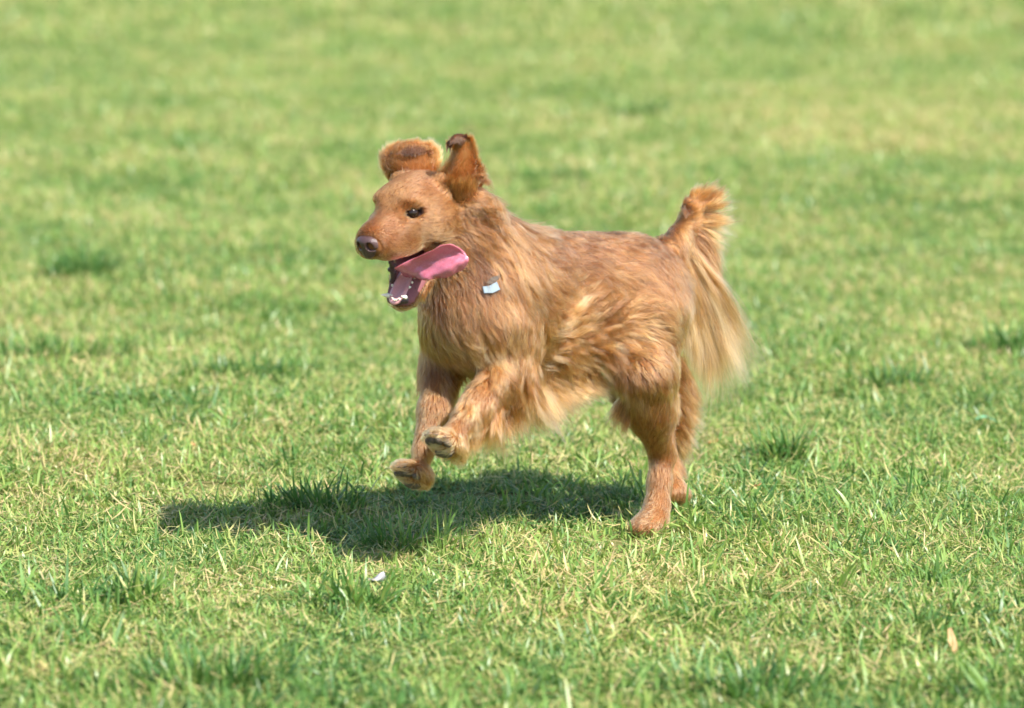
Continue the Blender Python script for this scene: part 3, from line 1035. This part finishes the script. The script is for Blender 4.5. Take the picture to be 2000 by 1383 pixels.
def poly(pl, u):
    A = np.array([P(*q) for q in pl])
    if len(A) == 1: return np.repeat(A, len(u), 0)
    t = u * (len(A) - 1); i = np.clip(t.astype(int), 0, len(A) - 2); f = (t - i)[:, None]
    return A[i] * (1 - f) + A[i + 1] * f


def fringe(name, sets, seed):
    """long loose feathering: locks from a root line through a bend to a line of tips"""
    r = np.random.default_rng(seed)
    allp, allr, allt = [], [], []
    k = 12
    t = np.linspace(0, 1, k)[None, :, None]
    for rts, mid, tip, locks, per, pale, spread in sets:
        u = r.uniform(size=locks)
        a = poly(rts, u) + r.normal(0, 0.005, (locks, 3))
        uj = np.clip(u + r.normal(0, 0.10, locks), 0, 1)
        L = np.linalg.norm(poly(tip, u) - a, axis=1)[:, None]
        b = poly(mid, uj) + r.normal(0, 0.05, (locks, 3)) * L
        s_ = r.uniform(0.6, 1.08, locks)[:, None]
        c = poly(tip, np.clip(uj + r.normal(0, 0.06, locks), 0, 1)) + r.normal(0, 0.055, (locks, 3)) * L
        c = a + (c - a) * s_; b = a + (b - a) * (0.5 + 0.5 * s_)
        for q in (a, b, c): pass
        m = locks * per
        ix = np.repeat(np.arange(locks), per)
        A = a[ix] + r.normal(0, 0.0045, (m, 3)); B = b[ix] + r.normal(0, 0.0040, (m, 3)) * spread; C = c[ix] + r.normal(0, 0.0045, (m, 3)) * spread
        e = r.uniform(0.75, 1.06, m)[:, None]
        C = B + (C - B) * e
        pos = A[:, None] * (1 - t) ** 2 + 2 * B[:, None] * t * (1 - t) + C[:, None] * t ** 2
        Lh = np.linalg.norm(C - A, axis=1)[:, None, None]
        wv = r.normal(size=(locks, 1, 3))[ix]; wp = r.uniform(0, 6, (locks, 1, 1))[ix]; wf = r.uniform(4, 8, (locks, 1, 1))[ix]
        pos = pos + wv * np.sin(wp + wf * t) * t * Lh * 0.040 + r.normal(size=(m, 1, 3)) * Lh * 0.03 * t ** 1.6
        allp.append(pos)
        allr.append(0.00030 * (1 - 0.8 * np.linspace(0, 1, k)[None] ** 1.4) * r.uniform(0.7, 1.25, (m, 1)))
        allt.append(pale + r.normal(0, 0.12, locks)[ix] + r.normal(0, 0.09, m))
    hair_object(name, np.concatenate(allp), np.concatenate(allr), np.concatenate(allt))


def make_coat(n_hair, n_guide, steps, seed):
    r = np.random.default_rng(seed)
    gr = surf_samples(n_guide, seed)
    gp, gc, gpale, gl = grow(gr, FB.grad(gr), steps, seed)
    lk = r.choice(len(gr), n_guide // 8, replace=False)
    kl = kdtree.KDTree(len(lk))
    for i, j in enumerate(lk): kl.insert(gr[j], i)
    kl.balance()
    own = lk[np.array([kl.find(q)[1] for q in gr.tolist()])]
    tt = np.linspace(0, 1, steps)[None, :, None]
    amt = (np.clip(gl / 0.035, 0, 1) * gc * r.uniform(0.45, 1.0, len(gr)))[:, None, None]
    lock = gp[own] - gp[own][:, :1]
    lock = lock * np.clip(gl / gl[own], 0.5, 1.6)[:, None, None]
    gp = gp + ((gp[own][:, :1] + lock) - gp) * np.clip(amt * tt ** 1.2, 0, 0.85)
    lockshade = (r.normal(0, 0.075, len(gr))[own]) * np.clip(gl / 0.03, 0.15, 1) + 0.10 * vnoise(gr, 55, 30.0) * np.clip(gl / 0.03, 0.1, 1)
    rt = surf_samples(n_hair, seed + 5)
    kd = kdtree.KDTree(len(gr))
    for i, q in enumerate(gr): kd.insert(q, i)
    kd.balance()
    near = np.array([kd.find(q)[1] for q in rt.tolist()])
    rn = FB.grad(rt)
    t = np.linspace(0, 1, steps)[None, :, None]
    g = gp[near]
    s = r.uniform(0.72, 1.12, len(rt))[:, None, None]
    pos = rt[:, None] + (g - g[:, :1]) * s
    tgt = g[:, :1] + (g - g[:, :1]) * s
    cl = (gc[near] * r.uniform(0.85, 1.15, len(rt)))[:, None, None]
    pos = pos + (tgt - pos) * np.clip(cl * t ** 0.9, 0, 0.96)
    L = gl[near][:, None, None]
    # stray wander
    a = r.normal(size=(len(rt), 1, 3)); b = r.normal(size=(len(rt), 1, 3))
    stray = np.where(r.uniform(size=len(rt)) < 0.12, 2.6, 1.0)[:, None, None]
    pos = pos + stray * L * 0.035 * (a * t ** 1.4 + b * 0.6 * np.sin(t * 6 + r.uniform(0, 6, (len(rt), 1, 1))) * t)
    # keep off the skin
    fl = pos.reshape(-1, 3)
    sd = FB.sample(fl).reshape(len(rt), steps)
    push = np.maximum(0, 0.0012 * np.linspace(0, 1, steps)[None] - sd)
    push[:, 0] = 0
    pos = pos + rn[:, None] * push[..., None]
    rad = 0.00031 * np.clip(gl[near] / 0.03, 0.55, 1.05)[:, None] * (1 - 0.75 * np.linspace(0, 1, steps)[None] ** 1.5) * r.uniform(0.7, 1.25, len(rt))[:, None]
    gt = r.normal(0, 0.045, len(gr)) * np.clip(gl / 0.02, 0.4, 1) + lockshade
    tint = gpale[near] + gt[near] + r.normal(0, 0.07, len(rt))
    hair_object('fur', pos, rad, tint)


make_coat(300000, 40000, 10, 77)


def make_overcoat(n, per, steps, seed):
    """longer separate wavy locks lying over the coat of the neck, breast and sides"""
    r = np.random.default_rng(seed)
    p = surf_samples(n * 6, seed)
    _, ln, _, _, pale = groom(p)
    x, y = proj(p)
    w = np.clip((ln - 0.027) / 0.012, 0, 1) * (x > 845) * (x < 1310) * (y < 740) * ~((x < 1015) & (y > 635)) * (np.hypot(x - 960, y - 545) > 34) * ~((x > 1195) & (y > 630))
    p = p[r.uniform(size=len(p)) < w][:n]
    g, _, pale, ln = grow(p, FB.grad(p), steps, seed, 1.15, 1.3, 1.15)
    m = len(p); ix = np.repeat(np.arange(m), per)
    t = np.linspace(0, 1, steps)[None, :, None]
    off = r.normal(0, 1, (m * per, 1, 3)) * 0.0036
    lk = g[ix]
    pos = lk[:, :1] + (lk - lk[:, :1]) * r.uniform(0.75, 1.05, (m * per, 1, 1)) + off * (1 - 0.72 * t ** 0.8)
    pos = pos + r.normal(0, 1, (m * per, 1, 3)) * 0.0016 * t ** 1.5
    rad = 0.00029 * (1 - 0.75 * np.linspace(0, 1, steps)[None] ** 1.5) * r.uniform(0.7, 1.25, (m * per, 1))
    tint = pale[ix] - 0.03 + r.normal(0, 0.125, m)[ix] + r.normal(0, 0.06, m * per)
    hair_object('overcoat', pos, rad, tint)




def ear_fur(seed):
    r = np.random.default_rng(seed)
    P_, R_, T_ = [], [], []
    k = 7
    t = np.linspace(0, 1, k)[None, :, None]
    for A_, N_, k0 in EARS:
        nu, nv = A_.shape[:2]
        m = 15000
        u = r.uniform(0, 1, m); v = r.uniform(0, 1, m)
        e = r.uniform(size=m) < 0.22
        v[e] = np.where(r.uniform(size=e.sum()) < 0.5, r.uniform(0, 0.05, e.sum()), r.uniform(0.95, 1, e.sum()))
        i = np.clip((u * (nu - 1)).astype(int), 0, nu - 2); j = np.clip((v * (nv - 1)).astype(int), 0, nv - 2)
        fu = (u * (nu - 1) - i)[:, None]; fv = (v * (nv - 1) - j)[:, None]
        q = (A_[i, j] * (1 - fv) + A_[i, j + 1] * fv) * (1 - fu) + (A_[i + 1, j] * (1 - fv) + A_[i + 1, j + 1] * fv) * fu
        du = nrm(A_[i + 1, j] - A_[i, j]); dv = nrm(A_[i, j + 1] - A_[i, j])
        sgn = np.where(r.uniform(size=m) < 0.5, 1, -1)[:, None]
        n = N_[i, j] * sgn
        side = np.clip((np.abs(v - 0.5) - 0.38) / 0.12, 0, 1)[:, None] * np.sign(v - 0.5)[:, None]
        wob = vnoise(q, seed + 3, 90.0)[:, None] * 0.5
        d = nrm(du + dv * (side * 0.75 + wob) + n * 0.10 + r.normal(0, 0.08, (m, 3)))
        L = (0.010 + 0.010 * np.abs(side[:, 0])) * r.uniform(0.6, 1.25, m) * np.where(u > k0, 0.55, 1.0)
        root_ = q + n * 0.0016
        pos = root_[:, None] + d[:, None] * L[:, None, None] * t + n[:, None] * (0.10 * L)[:, None, None] * np.sin(t * 2.6)
        pos[..., 2] += (0.0 * t[..., 0])
        P_.append(pos); R_.append(0.00022 * (1 - 0.7 * np.linspace(0, 1, k)[None]) * r.uniform(0.7, 1.2, (m, 1)))
        T_.append(np.where(u > k0 + 0.04, 0.12, 0.50) + 0.08 * vnoise(q, seed, 60.0) + r.normal(0, 0.06, m))
    hair_object('ear_fur', np.concatenate(P_), np.concatenate(R_), np.concatenate(T_))


ear_fur(41)
make_overcoat(1700, 26, 14, 91)
fringe('tail_feathering', [
    # fan falling beside the thigh: outer edge -> inner edge
    ([(1335, 460, .18), (1322, 485, .165), (1312, 510, .15)], [(1400, 560, .17), (1375, 600, .16), (1345, 610, .15)], [(1470, 705, .20), (1432, 742, .18), (1396, 775, .16), (1362, 735, .15), (1338, 690, .14)], 300, 44, .70, 0.75),
    # thick column under the tail
    ([(1345, 440, .19), (1330, 462, .18), (1312, 492, .16)], [(1392, 465, .19), (1380, 500, .18), (1350, 530, .16)], [(1402, 525, .19), (1400, 600, .18), (1365, 620, .16)], 460, 26, .52, 1.2),
    # upper plume swept back
    ([(1348, 404, .175), (1342, 430, .185), (1334, 452, .18)], [(1385, 395, .19), (1378, 425, .19), (1370, 460, .19)], [(1420, 370, .19), (1438, 428, .20), (1404, 515, .19)], 100, 36, .58, 0.7),
    # ragged tip
    ([(1342, 402, .17), (1348, 404, .175), (1347, 415, .18)], [(1348, 384, .17), (1362, 384, .18), (1378, 390, .185)], [(1352, 366, .17), (1384, 350, .18), (1420, 364, .19)], 36, 30, .52, 0.6)
    ,([(1346, 404, .175), (1349, 412, .178)], [(1330, 392, .165), (1332, 400, .165)], [(1336, 418, .155), (1342, 424, .155)], 14, 26, .15, 0.6),
], 5)
fringe('belly_feathering', [
    ([(1010, 725, -.25), (1080, 712, -.17), (1160, 690, -.08)], [(1000, 790, -.26), (1085, 780, -.17), (1165, 745, -.08)], [(1040, 832, -.25), (1120, 806, -.16), (1205, 762, -.06)], 240, 34, .66, 0.8),
    ([(990, 715, -.20), (1060, 720, -.12), (1120, 700, -.04)], [(985, 800, -.20), (1050, 790, -.12), (1120, 770, -.04)], [(1000, 848, -.20), (1060, 822, -.12), (1150, 790, -.03)], 110, 32, .55, 0.8),
], 6)
fringe('leg_feathering', [
    # behind the near fore leg
    ([(1008, 700, -.30), (1000, 745, -.31), (960, 800, -.365)], [(1025, 760, -.29), (1000, 810, -.31), (965, 840, -.36)], [(1012, 812, -.29), (985, 850, -.31), (940, 885, -.36)], 110, 32, .58, 0.8),
    ([(945, 800, -.385), (915, 838, -.415)], [(968, 830, -.375), (930, 862, -.41)], [(962, 868, -.37), (925, 885, -.41)], 60, 22, .72, 1.0),
    # behind the far fore leg
    ([(880, 735, -.245), (858, 800, -.295)], [(895, 765, -.24), (872, 820, -.29)], [(888, 800, -.24), (868, 850, -.29)], 50, 20, .45, 1.0),
    # loose locks lying over the stifle
    ([(1215, 665, -.075), (1250, 680, -.085), (1300, 690, -.055)], [(1218, 725, -.105), (1255, 740, -.118), (1308, 745, -.075)], [(1222, 790, -.085), (1258, 815, -.095), (1318, 815, -.045)], 90, 26, .52, 0.9),
    # front of the thigh
    ([(1232, 735, -.05), (1240, 790, -.06)], [(1205, 785, -.05), (1225, 825, -.06)], [(1180, 838, -.04), (1222, 850, -.06)], 60, 20, .48, 1.0),
    # back of the thigh and hock
    ([(1322, 700, .05), (1310, 770, .02), (1312, 850, .03)], [(1348, 740, .06), (1336, 800, .04), (1330, 880, .04)], [(1366, 785, .07), (1374, 840, .06), (1344, 915, .05)], 150, 26, .58, 0.8),
], 8)
fringe('ear_fringe', [
    ([(915, 300, -.355), (922, 330, -.35), (930, 352, -.345)], [(926, 292, -.35), (936, 325, -.345), (948, 352, -.34)], [(928, 278, -.35), (946, 322, -.345), (968, 372, -.33)], 34, 20, .50, 0.7),
    ([(838, 330, -.30), (838, 305, -.30)], [(850, 318, -.30), (848, 295, -.30)], [(852, 305, -.30), (852, 284, -.30)], 36, 16, .6, 1.0),
    ([(762, 335, -.30), (768, 305, -.295)], [(752, 325, -.30), (756, 300, -.295)], [(748, 312, -.30), (750, 292, -.295)], 24, 16, .4, 1.0),
    # temple hair running up over the roots of the ears
    ([(864, 374, -.355), (895, 388, -.355), (928, 384, -.335)], [(870, 358, -.374), (898, 366, -.378), (928, 362, -.352)], [(880, 336, -.380), (902, 342, -.382), (926, 338, -.358)], 70, 20, .50, 0.8),
    ([(785, 362, -.335), (845, 362, -.345)], [(784, 350, -.335), (842, 350, -.335)], [(782, 334, -.322), (838, 334, -.325)], 50, 18, .48, 0.8),
    # long locks behind the near ear and cheek
    ([(918, 375, -.345), (925, 400, -.335), (915, 440, -.335)], [(950, 378, -.33), (955, 410, -.325), (935, 455, -.335)], [(988, 400, -.31), (985, 445, -.31), (950, 495, -.33)], 170, 24, .45, 0.8),
], 9)


# ------------------------------------------------------------------ dog: collar tag
M_TAG = gloss('tag_plastic', (0.14, 0.19, 0.23), 0.35, 0.4, 0.0, 30, (0.17, 0.22, 0.26))
M_STRAP = gloss('collar_webbing', (0.08, 0.065, 0.055), 0.7, 0.2, 0.3, 300)


def plate(name, pts, thick, material):
    pts = np.array(pts); c = pts.mean(0)
    n = np.linalg.svd(pts - c)[2][2]
    pts = pts - ((pts - c) @ n)[:, None] * n * 0.85
    if n[1] > 0: n = -n
    k = len(pts)
    inner = c + (pts - c) * 0.92
    V = np.concatenate([pts - n * thick / 2, pts + n * thick / 4, inner + n * thick / 2, [c - n * thick / 2], [c + n * thick * 0.5]])
    me = bpy.data.meshes.new(name)
    F = []
    for i in range(k):
        j = (i + 1) % k
        F += [(i, j, k + j, k + i), (k + i, k + j, 2 * k + j, 2 * k + i), (2 * k + i, 2 * k + j, 3 * k + 1), (j, i, 3 * k)]
    me.from_pydata([tuple(v) for v in V], [], F); me.materials.append(material)
    o = bpy.data.objects.new(name, me); COL.objects.link(o)
    o.parent = root; o.matrix_parent_inverse = Matrix.Translation(-Vector(root.location))
    return o


def on_fur(px, py, lift):
    """the point of the coat's outer face seen at a photo pixel"""
    for Y in np.arange(-0.56, 0.2, 0.002):
        q = P(px, py, Y)
        if FB.sample(q[None])[0] < lift: return q
    return P(px, py, -0.3)


TQ = [on_fur(x, y, 0.0155) for x, y in ((942, 560), (956, 558), (970, 550), (977, 566), (962, 573), (945, 573))]
tg = plate('collar_tag', TQ, 0.003, M_TAG)
tg['label'] = 'small pale blue tag at the side of the neck'
st = plate('collar_strap', [on_fur(x, y, 0.013) for x, y in ((950, 553), (958, 543), (972, 538), (977, 541), (970, 549), (958, 557))], 0.004, M_STRAP)
st['label'] = 'short bit of grey brown collar showing in the fur'


# ------------------------------------------------------------------ clumps of long grass that stand out from the lawn
def ground_at(px, py):
    d = FWD + RIGHT * (px - 1000) / FPX + UP * (691.5 - py) / FPX
    t = -CAM[2] / d[2]
    for _ in range(4):
        q = CAM + d * t
        t = (float(ground_z(q[0], q[1])) - CAM[2]) / d[2]
    return CAM + d * t


CLUMPS = [  # px, py of the base, half width m, depth m, blades, longest m, tint, label
    (125, 712, 0.16, 0.05, 230, 0.085, 0.10, 'long dark green grass clump low and wide beyond the far left edge of the shadow'),
    (160, 545, 0.09, 0.06, 130, 0.11, 0.12, 'blurred dark grass clump with brown base near the left edge level with the jaw'),
    (480, 745, 0.16, 0.06, 160, 0.075, 0.22, 'spreading pale green clump of long blades left of the raised fore paws'),
    (1535, 905, 0.07, 0.05, 75, 0.095, 0.20, 'bright green upright grass clump to the right of the hind feet'),
    (1740, 765, 0.11, 0.06, 120, 0.085, 0.12, 'dark green tuft beyond and right of the tail feathers'),
    (1975, 690, 0.10, 0.06, 110, 0.095, 0.14, 'dark grass tuft cut by the right edge of the picture'),
    (620, 1000, 0.10, 0.05, 110, 0.090, 0.16, 'long grass clump standing inside the shadow of the dog'),
    (790, 1075, 0.09, 0.05, 60, 0.085, 0.30, 'light green blades standing sunlit at the near edge of the shadow'),
    (365, 305, 0.05, 0.05, 60, 0.11, 0.05, 'small dark tuft far off and blurred at upper left'),
    (1255, 235, 0.11, 0.08, 120, 0.12, 0.10, 'blurred tuft far behind the dog above its back'),
    (1090, 360, 0.12, 0.07, 110, 0.09, 0.10, 'dark blurred tuft just above the back of the dog'),
    (270, 1180, 0.06, 0.05, 70, 0.085, 0.30, 'olive grass clump in the near lawn at lower left'),
    (695, 1190, 0.06, 0.05, 70, 0.085, 0.30, 'grass clump with yellow blades beside the scrap of white litter'),
    (430, 1350, 0.12, 0.06, 110, 0.09, 0.18, 'blurred long blades at the bottom left of the picture'),
    (1258, 1046, 0.045, 0.015, 22, 0.045, 0.40, 'few short blades in front of the planted hind foot'),
    (1460, 1370, 0.12, 0.06, 110, 0.09, 0.15, 'blurred broad blades at the bottom right of the picture'),
]
for px, py, hw, hd, n, lmax, tnt, lab in CLUMPS:
    n = int(n * 1.7); lmax *= 1.15
    c = ground_at(px, py)
    x = np.clip(rng.normal(0, hw * 0.5, n), -hw * 0.9, hw * 0.9); y = np.clip(rng.normal(0, hd * 0.5, n), -hd, hd)
    v, f, tt = blades(x, y, np.array(ground_z(c[0] + x, c[1] + y)) - c[2], lmax * rng.uniform(0.4, 1.0, n), rng.uniform(0.0035, 0.007, n),
                      np.abs(rng.normal(0.25, 0.3, n)), np.arctan2(y / hd, x / hw) + rng.normal(0, 0.8, n), rng.normal(0.8, 0.5, n),
                      rng.normal(tnt - 0.14, 0.12, n) + 0.5 * (rng.uniform(size=n) < 0.14))
    o = mesh_obj('grass_clump', v, f, GRASS)
    fattr(o, 'tint', tt)
    o.location = c
    tag(o, lab, 'grass clump', 'clumps of long grass on the lawn')


# ------------------------------------------------------------------ small litter
def curl_leaf(name, c, ln, wd, az, pitch, bend, material, label, cat, thick=0.0012, wob=0.0, group=None):
    nu, nv = 9, 5
    d = np.array([math.cos(az) * math.cos(pitch), math.sin(az) * math.cos(pitch), math.sin(pitch)])
    sdv = unit(np.cross(d, DZ)); u_ = np.cross(sdv, d)
    V = []
    for side in (1, -1):
        for i in range(nu):
            t = i / (nu - 1)
            w = wd * (math.sin(math.pi * (0.12 + 0.80 * t)) ** 0.8)
            for j in range(nv):
                q = (j / (nv - 1) - 0.5) * 2
                V.append(d * ln * (t - 0.5) + sdv * w * 0.5 * q + u_ * (bend * ln * (0.25 - (t - 0.5) ** 2) * -1 + 0.35 * wd * q * q + wob * math.sin(5 * t + 3 * q) + side * thick / 2))
    F = []
    g = lambda s, i, j: s * nu * nv + i * nv + j
    for i in range(nu - 1):
        for j in range(nv - 1):
            F.append([g(0, i, j), g(0, i + 1, j), g(0, i + 1, j + 1), g(0, i, j + 1)])
            F.append([g(1, i, j), g(1, i, j + 1), g(1, i + 1, j + 1), g(1, i + 1, j)])
    for i in range(nu - 1):
        F.append([g(0, i, 0), g(1, i, 0), g(1, i + 1, 0), g(0, i + 1, 0)])
        F.append([g(0, i, nv - 1), g(0, i + 1, nv - 1), g(1, i + 1, nv - 1), g(1, i, nv - 1)])
    for j in range(nv - 1):
        F.append([g(0, 0, j), g(0, 0, j + 1), g(1, 0, j + 1), g(1, 0, j)])
        F.append([g(0, nu - 1, j), g(1, nu - 1, j), g(1, nu - 1, j + 1), g(0, nu - 1, j + 1)])
    o = mesh_obj(name, V, F, material)
    o.location = c
    tag(o, label, cat, group)
    return o


M_SCRAP = gloss('litter_plastic', (0.30, 0.29, 0.32), 0.45, 0.4, 0.2, 60, (0.38, 0.37, 0.39))
M_DEAD = gloss('dead_leaf', (0.34, 0.21, 0.10), 0.7, 0.2, 0.3, 90, (0.44, 0.29, 0.15))
M_RUST = gloss('rusty_leaf', (0.36, 0.14, 0.06), 0.7, 0.2, 0.3, 90, (0.48, 0.22, 0.10))
M_CORD = gloss('green_cord', (0.10, 0.42, 0.26), 0.4, 0.4, 0.0, 90, (0.14, 0.48, 0.30))
UPV = np.array([0, 0, 0.018])
curl_leaf('litter_scrap', ground_at(738, 1152) + UPV, 0.030, 0.022, 0.3, 0.25, 0.3, M_SCRAP, 'small crumpled scrap of whitish plastic in the grass below the shadow', 'litter', 0.0012, 0.003)
curl_leaf('dead_leaf', ground_at(1860, 1290) + UPV * 1.6, 0.055, 0.014, 1.9, 0.9, 0.25, M_DEAD, 'pale tan dead leaf standing in the near grass at lower right', 'leaf')
curl_leaf('dead_leaf', ground_at(1392, 880) + UPV, 0.024, 0.012, 0.4, 0.2, 0.4, M_RUST, 'small rusty orange leaf lying right of the hind leg', 'leaf')
curl_leaf('dead_leaf', ground_at(378, 885) + UPV, 0.018, 0.009, 2.4, 0.3, 0.4, M_RUST, 'tiny reddish leaf fragment above the far left end of the shadow', 'leaf')
curl_leaf('dead_leaf', ground_at(1478, 965) + UPV, 0.020, 0.008, 0.1, 0.1, 0.4, M_RUST, 'thin orange leaf fragment in sunlit grass below the bright upright clump', 'leaf')


def cord():
    a = ground_at(1912, 838) + UPV * 1.2
    m = bpy.data.meshes.new('cord_scrap'); V, F = [], []
    k, n = 14, 6
    for i in range(k):
        t = i / (k - 1)
        p = np.array([0.05 * t - 0.01, 0.012 * math.sin(3 * t), 0.008 * math.sin(math.pi * t) - 0.006 * t])
        for j in range(n):
            q = 6.283 * j / n
            V.append(tuple(p + np.array([0.15 * math.cos(q), math.cos(q), math.sin(q)]) * 0.0016))
    for i in range(k - 1):
        for j in range(n):
            F.append((i * n + j, i * n + (j + 1) % n, (i + 1) * n + (j + 1) % n, (i + 1) * n + j))
    F += [tuple(range(n))[::-1], tuple(range((k - 1) * n, k * n))]
    m.from_pydata(V, [], F); m.materials.append(M_CORD)
    for p in m.polygons: p.use_smooth = True
    o = bpy.data.objects.new('cord_scrap', m); COL.objects.link(o); o.location = a
    tag(o, 'short curved bit of bright green cord in the grass at far right', 'litter')


cord()
